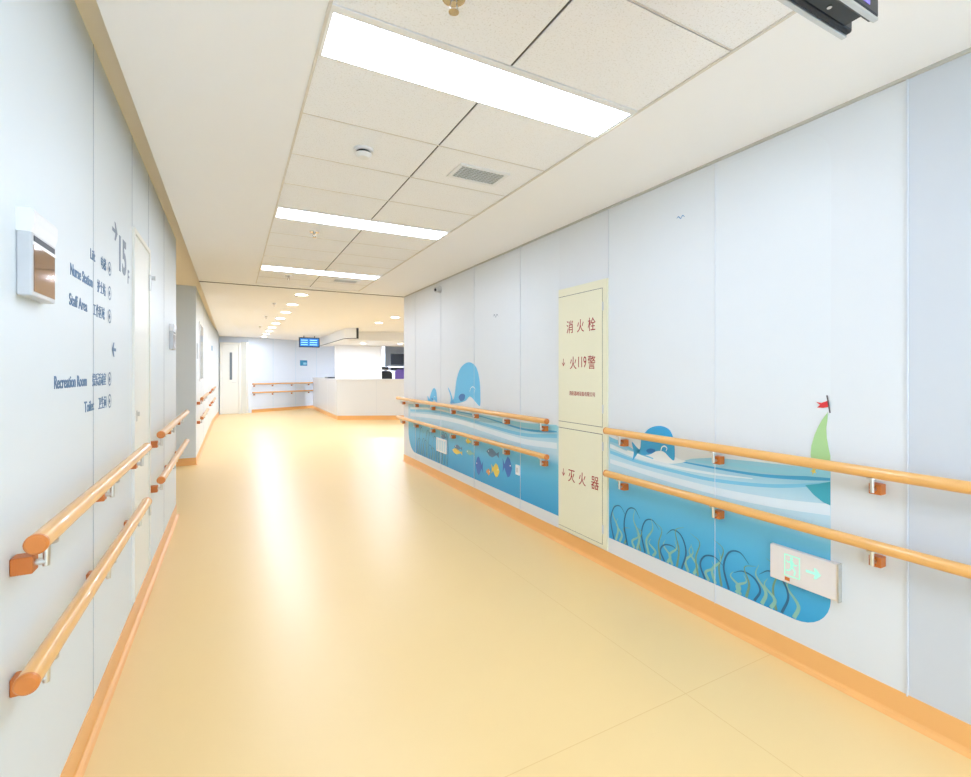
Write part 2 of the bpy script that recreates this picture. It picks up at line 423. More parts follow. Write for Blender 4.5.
# ------------------------------------------------------------------ handrails
def handrail(p0, p1, wall_n, brs, label, group, z):
    p0 = Vector((*p0, z)); p1 = Vector((*p1, z)); d = (p1-p0).normalized(); n = Vector((*wall_n, 0))
    t = thing('handrail', label, 'handrail', tuple(p0), group)
    R = .0225
    part('rail', CY(p0, p1, R, seg=24), 'rail', t, smooth=True)
    for p, s in ((p0, -1), (p1, 1)):
        bm = bmesh.new(); cyl(bm, p+d*s*.0, p+d*s*.008, R+.0008, 24); cyl(bm, p+d*s*.008, p+d*s*.013, R+.0008, 24, r2=R-.004)
        part('end_cap', bm, 'cap', t, smooth=True)
    for s in brs:
        c = p0+d*s; b = c-n*.07     # b lies on the wall plane
        cc = b+n*.0215+Vector((0, 0, -.070))
        bm = bmesh.new(); box(bm, -.021, .021, -.021, .021, -.021, .021, bev=.003)
        ang = math.atan2(n.y, n.x)
        bm.transform(Matrix.Translation(cc) @ Matrix.Rotation(ang, 4, 'Z'))
        k = part('bracket', bm, 'brk', t)
        bm = bmesh.new()
        e = cc+n*.017; cyl(bm, e, e+n*.026, .008, 12); cyl(bm, e+n*.024+Vector((0, 0, -.011)), c+Vector((0, 0, -R+.002))-n*.006, .0075, 12)
        cyl(bm, c+Vector((0, 0, -R-.004)), c+Vector((0, 0, -R+.002)), .017, 12)
        part('arm', bm, 'silver', k, smooth=True)
    return t
ZU, ZD = .953, .665
gl = 'handrails on the corridor left wall'; gr = 'handrails on the corridor right wall'
XRL = XL+.07; XRR = XR-.07
for z, w_ in ((ZU, 'upper'), (ZD, 'lower')):
    y0 = 1.46 if z == ZU else 1.40
    handrail((XRL, y0), (XRL, 3.05), (1, 0), [.09 if z == ZU else .15, .82, 1.5], w_+' honey wood handrail nearest on the left wall under the display unit', gl, z)
    handrail((XRL, 3.63), (XRL, 5.55), (1, 0), [.09, .85, 1.6], w_+' honey wood handrail on the left wall just past the narrow cream door', gl, z)
    handrail((XRL, 8.22), (XRL, 10.1), (1, 0), [.09, .95, 1.75], w_+' handrail on the left wall below the narrow dark window, beyond the grey wall end', gl, z)
    handrail((XRL, 12.4), (XRL, 14.3), (1, 0), [.09, .95, 1.75], w_+' small distant handrail on the left wall before the far cream door', gl, z)
    handrail((XRR, 7.06), (XRR, 3.15), (-1, 0), [.15, .735, 1.35, 1.98, 2.57, 3.207, 3.82], w_+' honey wood handrail crossing the mural with the large pale whale', gr, z)
    handrail((XRR, 2.455), (XRR, -1.2), (-1, 0), [.115, .805, 1.509, 2.21, 2.92], w_+' honey wood handrail at the right front above the green exit sign', gr, z)
    t0, t1 = .12, 2.62
    nn = (DY, -DX)
    handrail(bw(t0, .07), bw(t1, .07), nn, [.08, .75, 1.5, 2.22], w_+' handrail on the far blue wall between cream door and white counter', 'handrails on the far blue wall', z)

# ------------------------------------------------------------------ left wall fittings
def terminal(y, label):
    t = thing('wall_terminal', label, 'wall unit', (XL, y+.1, 1.54), 'white display units on the left wall')
    x = XL
    bm = bmesh.new(); box(bm, x, x+.030, y, y+.178, 1.54, 1.70, bev=.004); part('housing', bm, 'gplastic', t)
    bm = bmesh.new()                         # hood with a bevelled underside standing proud
    prof = [(x, 1.698), (x, 1.755), (x+.03, 1.758), (x+.035, 1.75), (x+.035, 1.722), (x+.029, 1.698)]
    a = [bm.verts.new((u, y-.001, z)) for u, z in prof]; b = [bm.verts.new((u, y+.179, z)) for u, z in prof]
    bm.faces.new(a); bm.faces.new(b[::-1])
    for i in range(6): bm.faces.new((a[i], b[i], b[(i+1) % 6], a[(i+1) % 6]))
    bmesh.ops.recalc_face_normals(bm, faces=bm.faces); part('hood', bm, 'wplastic', t)
    part('screen', B(x+.030, x+.0315, y+.012, y+.168, 1.552, 1.668), 'bglass', t)
    part('card_slot', B(x+.030, x+.0315, y+.012, y+.168, 1.676, 1.692), 'dark', t)
    part('bezel', B(x+.030, x+.033, y+.004, y+.174, 1.668, 1.676), 'wplastic', t)
    return t
terminal(1.57, 'large white wall unit with brown glass screen, nearest on the left wall')
terminal(4.78, 'small distant white wall unit near the end of the left wall')

# narrow utility door
t = thing('utility_door', 'tall narrow cream service door flush in the left wall beside the lettering', 'door', (XL, 3.38, .13))
fb = bmesh.new()
box(fb, XL, XL+.012, 3.10, 3.125, .13, 2.12); box(fb, XL, XL+.012, 3.635, 3.66, .13, 2.12); box(fb, XL, XL+.012, 3.125, 3.635, 2.095, 2.12)
part('frame', fb, 'creamd', t)
dr = part('door_leaf', B(XL, XL+.006, 3.129, 3.631, .132, 2.091), 'creamd', t)
for z in (1.86, .45):
    part('hinge', CY((XL+.012, 3.631, z), (XL+.012, 3.631, z+.1), .007, seg=10), 'silver', dr)
bm = bmesh.new(); cyl(bm, (XL+.006, 3.20, 1.12), (XL+.02, 3.20, 1.12), .012, 14); box(bm, XL+.006, XL+.009, 3.185, 3.215, 1.08, 1.14, bev=.001)
part('lock', bm, 'silver', dr)
hk = tag(link_mesh('wall_hook', CY((XL, 3.72, 1.955), (XL+.03, 3.72, 1.955), .014, seg=14), 'gplastic'), 'small grey round hook on the left wall right of the narrow cream door', 'hook')

# direction lettering
t = thing('direction_lettering', 'slate blue direction lettering with icons and arrows on the left wall', 'sign', (XL, 2.3, 1.22))
xw = XL+.0008
for en, cn, y0, y1, z in (('Lift', '电梯', 2.26, 2.42, 1.775), ('Nurse Station', '护士站', 2.01, 2.365, 1.67), ('Staff Area', '工作区域', 2.0, 2.30, 1.57),
                          ('Recreation Room', '娱乐活动室', 1.85, 2.29, 1.30), ('Toilet', '卫生间', 2.18, 2.38, 1.205)):
    text(en, .055, (xw, y0, z), 'L', 'ink', t, wx=.92 if len(en) > 12 else 1, bold=.0006)
    text(cn, .054, (xw, y1, z), 'L', 'ink', t, wx=.86 if len(cn) < 5 else .82)
    bm = bmesh.new()
    vs = []; 
    for i in range(24):
        a = 2*PI*i/24
        vs.append([bm.verts.new((xw+.0006, 2.575+r*math.cos(a), z+.02+r*math.sin(a))) for r in (.024, .030)])
    for i in range(24): bm.faces.new((vs[i][0], vs[(i+1) % 24][0], vs[(i+1) % 24][1], vs[i][1]))
    box(bm, xw, xw+.0006, 2.57, 2.58, z+.008, z+.03); box(bm, xw, xw+.0006, 2.563, 2.587, z+.016, z+.022)
    part('icon', bm, 'ink', t)
def arrow(bm, X, y, z, s, dirn):
    pts = [(-1, -.16), (.1, -.16), (-.2, -.75), (.25, -.75), (1, 0), (.25, .75), (-.2, .75), (.1, .16), (-1, .16)]
    f = bm.faces.new([bm.verts.new((X, y+dirn*a*s, z+b*s)) for a, b in pts]); return bm
part('arrow', arrow(bmesh.new(), xw+.0006, 2.66, 1.45, .042, -1), 'ink', t)
t = thing('floor_number', 'grey number 15F and arrow high on the left wall beside the cream door', 'sign', (XL, 2.8, 1.8))
part('arrow', arrow(bmesh.new(), xw+.0006, 2.68, 1.985, .055, 1), 'inkg', t)
text('15', .225, (xw, 2.74, 1.832), 'L', 'inkg', t, name='numeral', wx=.92, bold=.007)
text('F', .10, (xw, 2.975, 1.80), 'L', 'inkg', t, bold=.001)

# narrow glazed window in the far left wall + small plates
wn = struct('window_1', B(XL, XL+.014, 8.85, 9.75, 1.2, 2.16), 'wplastic')
struct('pane', B(XL+.014, XL+.018, 8.93, 9.67, 1.24, 2.12), 'dglass', wn)
tag(link_mesh('room_plate', B(XL, XL+.01, 8.3, 8.5, 1.55, 1.78), 'gplastic'), 'pale grey room plate on the left wall before the narrow dark window', 'sign')
tag(link_mesh('notice_plate', B(XL, XL+.012, 14.0, 14.25, 1.9, 2.02), 'bsign'), 'tiny blue notice plate on the far left wall before the cream door', 'sign')

# ------------------------------------------------------------------ far doors
def far_door(name, org, ang, wd, hgt, label, pane_at, pane_w):
    t = bpy.data.objects.new(name, None); C.objects.link(t); t['kind'] = 'structure'; t['label'] = label
    t.location = (*org, 0); t.rotation_euler = (0, 0, ang)
    def p(nm, bm, m, par=t):
        o = link_mesh(nm, bm, m); o.parent = par; return o
    fb = bmesh.new()
    box(fb, 0, .07, -.05, 0, 0, hgt); box(fb, wd-.07, wd, -.05, 0, 0, hgt); box(fb, .07, wd-.07, -.05, 0, hgt-.07, hgt)
    p('frame', fb, 'creamd')
    lf = p('door_leaf', B(.073, wd-.073, -.03, -.002, .008, hgt-.073), 'creamd')
    pn = p('pane', B(pane_at, pane_at+pane_w, -.036, -.03, 1.1, hgt-.32), 'dglass', lf)
    bm = bmesh.new(); cyl(bm, (wd-.15, -.03, 1.02), (wd-.15, -.075, 1.02), .01, 10); cyl(bm, (wd-.15, -.075, 1.02), (wd-.27, -.075, 1.02), .009, 10)
    p('handle', bm, 'silver', lf)
    return t
far_door('door_1', (-.36, 17.36), math.atan2(.07, .60), .61, 2.3, 'cream far door with a slim vertical pane at the end of the left wall', .28, .07)
# deep cream return beside the door
struct('trim_10', PR([(.24, 17.43), (.40, 17.34), bw(.0, .02), bw(.02, -.1), (.25, 17.6)], 0, 2.33), 'creamd')
o = bw(3.62, .0)
far_door('door_2', (o[0], o[1]), math.atan2(DY, DX), 1.0, 2.3, 'pale grey door with dark vertical pane seen behind the white counter', .42, .16)

# ------------------------------------------------------------------ nurse station
def off_poly(pts, d): return pts
A = (2.60, 18.3); Bc = (2.60, 13.8); Cc = (5.6, 12.4)
dcx, dcy = Cc[0]-Bc[0], Cc[1]-Bc[1]; L = math.hypot(dcx, dcy); ux, uy = dcx/L, dcy/L; inx, iny = -uy, ux     # inward normal of the front face
def lshape(o, depth):      # o = overhang outwards
    # outer: A -> corner -> Cc ; outer normal of left face = -X, of front face = (-inx,-iny)
    def corner(off):
        x = Bc[0]-off; s = ((x+inx*0) - (Bc[0]-inx*off))/ux
        return (x, Bc[1]-iny*off+uy*s)
    c0 = corner(o); c1 = corner(-depth)
    return [(A[0]-o, A[1]), c0, (Cc[0]-inx*o, Cc[1]-iny*o), (Cc[0]+inx*depth, Cc[1]+iny*depth), c1, (A[0]+depth, A[1])]
t = thing('reception_counter', 'long white nurse station counter with angled front and orange plinth in the lobby', 'counter', (2.6, 13.8, 0))
part('plinth', PR(lshape(-.015, .30), 0, .12), 'base', t)
part('body', PR(lshape(0, .32), .12, 1.11), 'counter', t)
part('countertop', PR(lshape(.025, .335), 1.11, 1.15), 'counter', t)
pb = bmesh.new()
for s in (1.1, 2.2): 
    x, y = Bc[0]+ux*s, Bc[1]+uy*s
    prism(pb, [(x-inx*.001, y-iny*.001), (x+ux*.006-inx*.001, y+uy*.006-iny*.001), (x+ux*.006, y+uy*.006), (x, y)], .13, 1.1)
for y in (15.3, 16.8): box(pb, 2.599, 2.6, y, y+.006, .13, 1.1)
part('panel_joint', pb, 'gplastic', t)
tag(link_mesh('document_tray', B(2.66, 2.88, 15.6, 16.2, 1.15, 1.19, bev=.005), 'dark'), 'low dark tray lying on the white counter, left of the white wall', 'tray')
# bulkhead over the station
bk = PR([(2.60, 17.15), (2.60, 12.77), (2.87, 12.5), (2.87, 13.67), (5.2, 12.6), (7.9, 12.6), (7.9, 15.99), (3.0, 15.99), (3.0, 17.15)], 2.236, 2.494)
struct('ceiling', bk, 'white_wall', label='white bulkhead hanging over the nurse station')
eb = PR([(2.596, 17.15), (2.596, 12.768), (2.868, 12.496), (2.874, 12.50), (2.605, 12.775), (2.605, 17.15)], 2.22, 2.236)
struct('trim_11', eb, 'dark')
struct('trim_12', PR([(2.85, 12.49), (2.90, 12.49), (2.90, 12.53), (2.85, 12.53)], 2.22, 2.494), 'dark')

for x, y, lab in ((3.55, 14.7, 'round lit downlight added under the white bulkhead to brighten the station, left of three'), (4.6, 14.3, 'round lit downlight added under the white bulkhead to brighten the station, middle of three'), (5.6, 13.9, 'round lit downlight added under the white bulkhead to brighten the station, right of three')):
    copy_thing(dl, (x, y, 2.226), lab); lo = lamp(x, y); lo.location.z = 2.218; lo.data.energy = 15  # downlights added under the bulkhead to whiten the station wall
lo = lamp(4.9, 17.2); lo.location.z = 2.44; lo.data.energy = 50  # unseen area lamp added to brighten the room behind the opening
# room behind the opening
struct('wall_station', B(4.52, 5.25, 18.2, 18.3, 0, 2.49), 'white_wall')
tag(link_mesh('wall_screen', B(5.35, 6.15, 17.75, 17.80, 1.62, 2.05, bev=.008), 'black'), 'black flat screen in the room behind the station opening', 'screen')
t = thing('desk_hutch', 'white shelf unit with dark recess below the black screen in the back room', 'shelf', (5.75, 17.8, 0))
part('frame', B(5.3, 6.3, 17.7, 18.1, 0, 1.42), 'white_wall', t); part('recess', B(5.33, 6.28, 17.69, 17.70, 1.43-.02, 1.52), 'dark', t); part('shelf', B(5.3, 6.3, 17.65, 18.1, 1.52, 1.57), 'white_wall', t)
def chair(x, y, m, label, name, top, head=False):
    t = thing(name, label, 'chair', (x, y, 0))
    bm = bmesh.new()
    for i in range(5):
        a = 2*PI*i/5+.3; cyl(bm, (x, y, .09), (x+.3*math.cos(a), y+.3*math.sin(a), .05), .018, 8)
    part('base', bm, 'black', t)
    bm = bmesh.new()
    for i in range(5):
        a = 2*PI*i/5+.3; cx_, cy_ = x+.3*math.cos(a), y+.3*math.sin(a); cyl(bm, (cx_-.02, cy_, .028), (cx_+.02, cy_, .028), .028, 12)
    part('caster', bm, 'black', t)
    part('column', CY((x, y, .08), (x, y, .5), .025, seg=12), 'chrome', t)
    part('seat', B(x-.25, x+.25, y-.25, y+.25, .5, .6, bev=.03), m, t)
    bm = bmesh.new(); pts = [(x-.25, .62), (x+.25, .62)]
    pts += [(x+.25-.12+.12*math.cos(a*PI/12), top-.12+.12*math.sin(a*PI/12)) for a in range(7)]+[(x-.25+.12-.12*math.sin(a*PI/12), top-.12+.12*math.cos(a*PI/12)) for a in range(7)]
    f = bm.faces.new([bm.verts.new((u, y-.30, z)) for u, z in pts]); r = bmesh.ops.extrude_face_region(bm, geom=[f])
    for v in r['geom']:
        if isinstance(v, bmesh.types.BMVert): v.co.y += .07
    bmesh.ops.recalc_face_normals(bm, faces=bm.faces); part('backrest', bm, m, t)
    for s in (-1, 1):
        bm = bmesh.new(); box(bm, x+s*.27-.02, x+s*.27+.02, y-.2, y+.12, .78, .81, bev=.006); box(bm, x+s*.27-.012, x+s*.27+.012, y-.02, y+.02, .58, .78)
        part('armrest', bm, 'black', t)
    if head:
        part('headrest', B(x-.13, x+.13, y-.30, y-.23, top+.04, top+.15, bev=.03), 'black', t)
        part('headrest_post', CY((x, y-.26, top-.02), (x, y-.26, top+.05), .012, seg=8), 'black', t)
chair(4.72, 16.65, 'black', 'black office chair with headrest in the room behind the station opening', 'office_chair', 1.385, True)
chair(5.36, 16.7, 'purple', 'purple high-backed office chair in the room behind the station opening', 'office_chair', 1.44)

# hanging board in the lobby
def hang_screen(x0, x1, y, z0, z1, label, zt, thick=.07):
    t = thing('hanging_display', label, 'display', ((x0+x1)/2, y, z0))
    part('case', B(x0, x1, y, y+thick, z0, z1, bev=.008), 'black', t)
    sc = part('screen', B(x0+.03, x1-.03, y-.002, y, z0+.03, z1-.03), 'scr', t)
    bm = bmesh.new(); n = 3
    for i in range(n):
        z = z0+.07+i*(z1-z0-.1)/n
        box(bm, x0+.06, x0+.26, y-.003, y-.002, z, z+.025); box(bm, x0+.32, x1-.08, y-.003, y-.002, z, z+.025)
    part('screen_rows', bm, 'scrt', sc)
    for x in (x0+.15, x1-.15): part('hanging_rod', CY((x, y+thick/2, z1-.004), (x, y+thick/2, zt), .012, seg=10), 'dark', t)
    return t
hang_screen(1.84, 2.46, 15.9, 2.13, 2.44, 'small black hanging display with blue screen under the far lobby ceiling', 2.495)
# blue sign on far wall
t0, t1 = 1.98, 2.28
sg = tag(link_mesh('wall_sign', PR([bw(t0, .015), bw(t1, .015), bw(t1, 0), bw(t0, 0)], 1.58, 1.78), 'bsign'), 'small blue sign with pale picture on the far blue wall', 'sign')
link_mesh('picture', PR([bw(t0+.13, .017), bw(t1-.03, .017), bw(t1-.03, .015), bw(t0+.13, .015)], 1.62, 1.70), 'w_cyan', sg)

# ------------------------------------------------------------------ ceiling fittings
def sprinkler(x, y, zc, label, group='ceiling sprinklers'):
    t = thing('sprinkler', label, 'sprinkler', (x, y, zc), group)
    bm = bmesh.new(); cyl(bm, (x, y, zc-.006), (x, y, zc), .036, 24, r2=.038); part('escutcheon', bm, 'chrome', t, smooth=True)
    bm = bmesh.new(); cyl(bm, (x, y, zc-.022), (x, y, zc-.006), .011, 12)
    for s in (-1, 1): 
        cyl(bm, (x+s*.009, y, zc-.02), (x+s*.013, y, zc-.033), .0025, 8); cyl(bm, (x+s*.013, y, zc-.033), (x, y, zc-.044), .0025, 8)
    cyl(bm, (x, y, zc-.045), (x, y, zc-.04), .005, 10)
    part('nozzle', bm, 'chrome', t, smooth=True)
    bm = bmesh.new(); cyl(bm, (x, y, zc-.048), (x, y, zc-.0455), .016, 16); part('deflector', bm, 'chrome', t)
zt = ZC+.003
sprinkler(.595, 1.325, zt, 'chrome sprinkler at the top edge of the photo, nearest the camera')
sprinkler(.59, 4.08, zt, 'small chrome sprinkler between the second and third light panels')
sprinkler(.59, 6.10, zt, 'tiny chrome sprinkler beyond the third light panel')
for y, lab in ((8.65, 'tiny chrome sprinkler in the lobby ceiling left of the nearest downlights'), (10.8, 'tiny chrome sprinkler in the lobby ceiling, second beyond the corridor'), (13.2, 'tiny chrome sprinkler in the lobby ceiling, third beyond the corridor')):
    sprinkler(.61, y, 2.495, lab)
t = thing('smoke_detector', 'round white smoke detector on a ceiling tile beyond the nearest light panel', 'smoke detector', (.595, 2.455, zt))
x, y = .595, 2.455
bm = bmesh.new(); cyl(bm, (x, y, zt-.012), (x, y, zt), .050, 28, r2=.052); part('base', bm, 'wplastic', t, smooth=True)
bm = bmesh.new(); cyl(bm, (x, y, zt-.026), (x, y, zt-.012), .036, 28); part('vent_ring', bm, 'dark', t, smooth=True)
bm = bmesh.new(); cyl(bm, (x, y, zt-.042), (x, y, zt-.024), .026, 28, r2=.044); part('dome', bm, 'wplastic', t, smooth=True)
def vent(x, y, z, label, hw=.135, hd=.075):
    t = thing('ceiling_vent', label, 'vent', (x, y, z), 'square air vents in the ceiling tiles')
    part('backing', B(x-hw, x+hw, y-hd, y+hd, z-.003, z), 'ventg', t)
    bm = bmesh.new()
    for a in ((x-hw-.022, x-hw, y-hd-.022, y+hd+.022), (x+hw, x+hw+.022, y-hd-.022, y+hd+.022), (x-hw, x+hw, y-hd-.022, y-hd), (x-hw, x+hw, y+hd, y+hd+.022)):
        box(bm, *a, z-.008, z)
    part('frame', bm, 'wplastic', t)
    bm = bmesh.new()
    for i in range(1, 12): 
        u = x-hw+2*hw*i/12; box(bm, u-.0018, u+.0018, y-hd, y+hd, z-.007, z-.003)
    for i in range(1, 7):
        v = y-hd+2*hd*i/7; box(bm, x-hw, x+hw, v-.0018, v+.0018, z-.0065, z-.003)
    part('grille', bm, 'gplastic', t)
vent(1.257, 2.455, zt, 'white framed air vent in a ceiling tile right of the smoke detector')
vent(1.25, 6.10, zt, 'small distant air vent beyond the third light panel')

t = thing('hanging_display', 'pair of black and silver back to back screens hanging at the top right corner', 'display', (.95, .55, 2.12))
for y0, y1, s in ((.515, .535, -1), (.565, .585, 1)):
    bm = bmesh.new(); box(bm, .5, 1.25, y0, y1, 2.124, 2.46, bev=.006); c = part('case', bm, 'black', t)
    sy = y0 if s < 0 else y1
    part('screen', B(.53, 1.208, min(sy, sy+s*.001), max(sy, sy+s*.001), 2.138, 2.44), 'scr2', c)
for y0, y1 in ((.515, .526), (.576, .587)):
    bm = bmesh.new(); box(bm, .495, 1.247, y0, y1, 2.118, 2.125, bev=.002); part('silver_edge', bm, 'silver', t)
part('core', B(.55, 1.215, .535, .565, 2.128, 2.44), 'dark', t)
part('screw', CY((1.12, .55, 2.124), (1.12, .55, 2.129), .005, seg=12), 'chrome', t)
part('ceiling_mount', CY((.9, .55, 2.44), (.9, .55, ZC+.003), .02, seg=12), 'dark', t)

# ------------------------------------------------------------------ fire cabinet
t = thing('fire_hydrant_cabinet', 'tall cream fire cabinet with red Chinese lettering set in the right wall', 'cabinet', (XR, 2.815, .115))
y0, y1 = 2.510, 3.066; xf = XR-.014
part('frame', B(xf, XR, y0, y1, .115, 2.0, bev=.002), 'cream', t)
gbm = bmesh.new()
for a, b in ((.962, 1.94), (.143, .915)):
    box(gbm, xf-.001, xf, y0+.045, y1-.005, a, b)
part('gap', gbm, 'gap', t)
up = part('door', B(xf-.004, xf-.001, y0+.047, y1-.007, .966, 1.936), 'cream', t)
lo = part('door', B(xf-.004, xf-.001, y0+.047, y1-.007, .147, .911), 'cream', t)
xd = xf-.0046
for s, yy in (('消', 2.915), ('火', 2.79), ('栓', 2.665)): text(s, .105, (xd, yy, 1.655), 'R', 'red', up, center=True, wx=.82)
text('火', .105, (xd, 2.875, 1.38), 'R', 'red', up, center=True, wx=.82)
text('119', .115, (xd, 2.775, 1.385), 'R', 'red', up, center=True, wx=.62)
text('警', .105, (xd, 2.665, 1.38), 'R', 'red', up, center=True, wx=.82)
text('↓', .08, (xd, 2.995, 1.395), 'R', 'red', up, center=True, wx=.7)
text('消防器材设备有限公司', .036, (xd, 2.775, 1.175), 'R', 'red', up, center=True, wx=.82)
for s, yy in (('灭', 2.895), ('火', 2.77), ('器', 2.63)): text(s, .105, (xd, yy, .52), 'R', 'red', lo, center=True, wx=.82)
text('↓', .08, (xd, 2.995, .54), 'R', 'red', lo, center=True, wx=.7)
for par, zs in ((up, (1.78, 1.06)), (lo, (.80, .22))):
    for z in zs: part('hinge', CY((xf-.003, y0+.04, z), (xf-.003, y0+.04, z+.06), .005, seg=10), 'gplastic', par)

# ------------------------------------------------------------------ murals on the right wall
def rrect(ya, yb, za, zb, r, near_round=True):
    # rounded on the side given: near = low Y
    q = []
    def arc(cy, cz, a0, a1):
        for i in range(9):
            a = a0+(a1-a0)*i/8; q.append((cy+r*math.cos(a), cz+r*math.sin(a)))
    if near_round:
        q.append((yb, za)); q.append((yb, zb)); arc(ya+r, zb-r, PI/2, PI); arc(ya+r, za+r, PI, 1.5*PI)
    else:
        q.append((ya, zb)); q.append((ya, za)); arc(yb-r, za+r, -PI/2, 0); arc(yb-r, zb-r, 0, PI/2)
    return q
X1, X2, X3, X4, X5 = XR-.0006, XR-.0012, XR-.0018, XR-.0028, XR-.0034
def z6(x, y): return W(600+x/2.617, 380+y/2.617)
def zf(x, y): return W(400+x/5.71, 350+y/5.71)
def z4(x, y): return W(400+x/6.07, 420+y/6.07)
WL = [0]
def strip(pts, f, w0, w1, X, m, name, parent):      # vertical-width ribbon given by zoomed photo points mapped on the wall
    WL[0] = (WL[0]+1) % 6; X = X-.00008*WL[0]
    bm = bmesh.new(); ribbon(bm, [f(*p) for p in pts], [w0, w1], X, vert=True)
    return part(name, bm, m, parent)
# right mural
mr = thing('wall_mural', 'blue sea mural with small whale, seaweed and green sailboat, right of the fire cabinet', 'mural', (XR, 1.83, .227), 'sea murals on the right wall')
part('sheet', shape(rrect(1.124, 2.505, .205, 2.44, .15), X1), 'sheet', mr)
top = [z6(*p) for p in ((26, 148), (50, 160), (80, 180), (110, 200), (150, 214), (200, 216), (240, 206), (300, 203), (400, 213), (500, 224))]+[(1.124, z6(604, 233)[1])]
rr_ = [p for p in rrect(1.124, 2.505, .205, 2.44, .15) if p[1] < .5 and p[0] < 1.4]
part('sea', shape([(2.505, .205), (2.505, top[0][1])]+top[1:]+rr_, X2), 'sea', mr)
strip([(200, 211), (300, 230), (420, 249), (520, 256), (603, 257)], z6, .006, .022, X3, 'w_deep', 'wave', mr)
strip([(250, 212), (350, 222), (450, 236), (603, 246)], z6, .012, .035, X3, 'w_cyan', 'wave', mr)
strip([(27, 155), (60, 168), (95, 188), (140, 206)], z6, .03, .008, X3, 'w_mid', 'wave', mr)
strip([(27, 188), (100, 214), (200, 240), (300, 262), (450, 277), (603, 272)], z6, .022, .016, X3, 'w_mid', 'wave', mr)
strip([(27, 172), (100, 202), (200, 228), (300, 246), (400, 258)], z6, .03, .006, X3, 'w_white', 'wave', mr)
strip([(27, 212), (150, 250), (300, 290), (450, 320), (603, 340)], z6, .03, .05, X3, 'w_white', 'wave', mr)
def whale(f, body, tail, fin, eye, m, parent):
    wb = part('whale', shape([f(*p) for p in body], X4, smooth=5), m, parent)
    part('tail', shape([f(*p) for p in tail], X4, smooth=4), m, wb)
    part('fin', shape([f(*p) for p in fin], X5, smooth=4), 'fin', wb)
    bm = bmesh.new(); ribbon(bm, [f(*p) for p in eye], [.005, .008, .004], X5); part('eye', bm, 'belly', wb)
part('foam', shape([z6(*p) for p in ((70, 184), (100, 190), (130, 190), (165, 184), (205, 206), (225, 213), (190, 219), (140, 214), (100, 203))], X3-.0002, t=.0001, smooth=4), 'belly', mr)
whale(z6, [(97, 186), (106, 178), (110, 152), (128, 128), (155, 120), (180, 128), (192, 150), (196, 180), (195, 209), (185, 205), (168, 188), (150, 186), (130, 195), (108, 195)],
      [(84, 162), (96, 175), (104, 184), (98, 194), (86, 210), (89, 190)],
      [(122, 184), (132, 179), (146, 183), (140, 190), (128, 191)], [(160, 186), (163, 176), (170, 173), (176, 178), (174, 186)], 'whale', mr)
sb = part('sailboat', shape([z6(*p) for p in ((597, 84), (591, 92), (582, 104), (572, 122), (562, 144), (554, 172), (552, 196), (555, 212))]+[(1.1245, z6(604, 216)[1]), (1.1245, z6(604, 198)[1])]+[z6(*p) for p in ((599, 178), (594, 150), (593, 125), (596, 104))], X4), 'sail', mr)
part('hull', shape([z6(538, 275), z6(575, 271), (1.1245, z6(604, 266)[1]), (1.1245, z6(604, 328)[1]), z6(585, 320), z6(560, 300)], X4), 'hull', sb)
part('star', shape([z6(560+7*math.cos(a*PI/5)*(1 if a % 2 else .4)*1.3, 238+11*math.sin(a*PI/5)*(1 if a % 2 else .4)) for a in range(10)], X5), 'yellow', sb)
part('flag', shape([z6(*p) for p in ((566, 57), (580, 60), (598, 54), (601, 70), (586, 73), (569, 72), (577, 65))], X5), 'flag', sb)
bm = bmesh.new(); ribbon(bm, [z6(595, 40), z6(599, 62), z6(603, 86)], [.006, .006], X5-.0002); part('flagpole', bm, 'pole', sb)
def bird(f, x, y, s, m, parent):
    bm = bmesh.new(); Yc, Zc = f(x, y)
    ribbon(bm, [(Yc+s, Zc+.2*s), (Yc+.55*s, Zc+.5*s), (Yc, Zc-.1*s)], [.002, .012*s/.03*.6, .004], X5)
    ribbon(bm, [(Yc, Zc-.1*s), (Yc-.5*s, Zc+.45*s), (Yc-s, Zc+.05*s)], [.004, .012*s/.03*.6, .002], X5)
    part('bird', bm, m, parent)
bird(lambda x, y: W(x, y), 681, 218.5, .028, 'bird', mr)
def weeds(ya, yb, n, parent, hs=(.10, .26), seed=3, cols=('weed_green', 'weed_dark', 'weed_olive', 'weed_green')):
    rnd = random.Random(seed); bms = {c: bmesh.new() for c in cols}
    for i in range(n):
        y = ya+(yb-ya)*(i+rnd.random()*.8)/n; h = rnd.uniform(*hs); c = cols[i % len(cols)]
        sgn = rnd.choice((-1, 1)); z0 = .21
        if c == 'weed_dark': pts = [(y, z0), (y+sgn*.03, z0+h*.5), (y+sgn*.0, z0+h*.9), (y-sgn*.06, z0+h), (y-sgn*.11, z0+h*.8)]; wd = [.012, .010, .008, .002]
        elif c == 'weed_green': pts = [(y, z0), (y-sgn*.02, z0+h*.35), (y+sgn*.03, z0+h*.7), (y+sgn*.015, z0+h)]; wd = [.018, .016, .008, .001]
        else: pts = [(y, z0), (y+sgn*.015, z0+h*.4), (y-sgn*.01, z0+h*.8), (y+sgn*.05, z0+h*.95)]; wd = [.014, .010, .005, .001]
        pts = [(max(ya-.03, min(yb+.05, a)), b) for a, b in pts]
        ribbon(bms[c], pts, wd, X4-.0001*(i % 5))
    for c, b in bms.items(): part('seaweed', b, c, parent)
weeds(1.27, 2.48, 34, mr)
